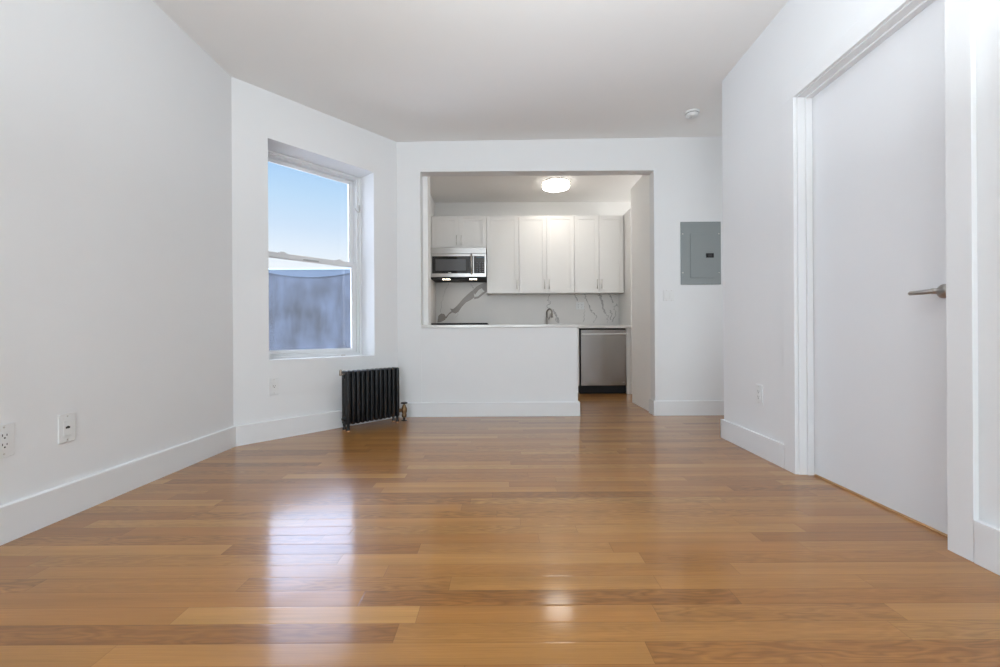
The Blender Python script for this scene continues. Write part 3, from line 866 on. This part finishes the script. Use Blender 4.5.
bm = BM(); box(bm, 0.006, RW - 0.006, 0.0, 0.03, 0.105, 0.245, 0.003); obj('drawer', bm, M_steelh, rg)

# ------------------------------------------------------------------ base cabinets, dishwasher, counter, faucet
bc = empty('base_cabinet', T(-0.150, 5.42, 0), 'white base cabinets left of dishwasher, mostly hidden behind the half wall', 'cabinet')
BW = 1.172
bm = BM(); box(bm, 0, BW, 0.020, 0.53, 0.105, 0.849); box(bm, 0, BW, 0.075, 0.53, 0, 0.105)
obj('carcass', bm, M_cab, bc)
g = 0.002
shaker('drawer', g, 0.45 - g, 0.715, 0.846, 0, bc, None, rail=0.035); shaker('door', g, 0.45 - g, 0.11, 0.711, 0, bc, 0.42, 0.60)
shaker('drawer', 0.45 + g, BW - g, 0.715, 0.846, 0, bc, None, rail=0.035)
m = (0.45 + BW) / 2
shaker('door', 0.45 + g, m - g, 0.11, 0.711, 0, bc, m - 0.03, 0.60); shaker('door', m + g, BW - g, 0.11, 0.711, 0, bc, m + 0.03, 0.60)

dw = empty('dishwasher', T(1.026, 5.41, 0), 'stainless steel dishwasher with a bar handle under the counter', 'dishwasher')
DWW = 0.604
bm = BM(); box(bm, 0.003, DWW - 0.002, 0.030, 0.55, 0.02, 0.846); obj('body', bm, M_black, dw)
bm = BM(); box(bm, 0.016, DWW - 0.006, 0.0, 0.030, 0.110, 0.830, 0.003); dd = obj('door', bm, M_steel, dw)
bm = BM(); box(bm, 0.022, DWW - 0.012, -0.048, -0.030, 0.762, 0.785, 0.006, 3)
for x in (0.034, DWW - 0.024): box(bm, x - 0.010, x + 0.010, -0.032, 0.001, 0.765, 0.782, 0.002)
obj('handle', bm, M_steelh, dd)
bm = BM(); box(bm, 0.550, 0.575, -0.0008, 0.001, 0.150, 0.156); obj('badge', bm, M_nickel, dd)
bm = BM(); box(bm, 0.010, DWW - 0.004, 0.055, 0.075, 0.0, 0.106); tk = obj('toe_kick', bm, M_black, dw)
bm = BM(); lathe(bm, [(0.005, 0.0), (0.0045, 0.002), (0.0005, 0.0025)], (0.030, 0.055, 0.075), 'Y', 12); obj('screw', bm, M_nickel, tk)

bm = BM(); box(bm, 1.634, 1.680, 5.420, 5.46, 0, 0.848, 0.001)
tag(obj('filler_strip', bm, M_cab), 'narrow white filler strip right of the dishwasher', 'panel')

bm = BM()
box(bm, -0.152, 1.680, 5.385, 5.954, 0.850, 0.882, 0.002)
tag(obj('countertop', bm, M_stone), 'pale stone countertop over the dishwasher and base cabinets', 'countertop')

M_faucet = mat('dark_brushed_nickel', (0.33, 0.31, 0.29), 0.3, metal=1.0)
fa = empty('faucet', T(0.650, 5.80, 0.882) @ Matrix.Rotation(radians(32), 4, 'Z'), 'nickel kitchen faucet with side lever on the counter', 'faucet')
bm = BM()
lathe(bm, [(0.026, 0.0), (0.026, 0.006), (0.020, 0.012), (0.017, 0.02), (0.0165, 0.085), (0.0175, 0.10), (0.0175, 0.125), (0.014, 0.13)], (0, 0, 0), n=20)
obj('body', bm, M_faucet, fa)
bm = BM()
arc = [(0.0, 0.0, 0.12), (0.0, 0.0, 0.20)] + [(0.0, -0.055 + 0.055 * cos(a), 0.20 + 0.05 * sin(a)) for a in [pi * k / 10 for k in range(1, 10)]] + [(0.0, -0.11, 0.20), (0.0, -0.112, 0.17)]
tube(bm, [(p[0] - 0.25 * p[1] * 0, p[1], p[2] - 0.012) for p in arc], 0.0115, 14)
obj('spout', bm, M_faucet, fa)
bm = BM(); cyl(bm, (0.0, -0.112, 0.165), (0.0, -0.112, 0.120), 0.014, 0.016, 16); obj('spray_head', bm, M_faucet, fa)
bm = BM()
cyl(bm, (0.012, 0, 0.105), (0.040, 0, 0.112), 0.011, n=14)
tube(bm, [(0.036, 0, 0.112), (0.052, -0.004, 0.135), (0.056, -0.006, 0.185)], [0.007, 0.0065, 0.005], 12)
obj('lever', bm, M_faucet, fa)
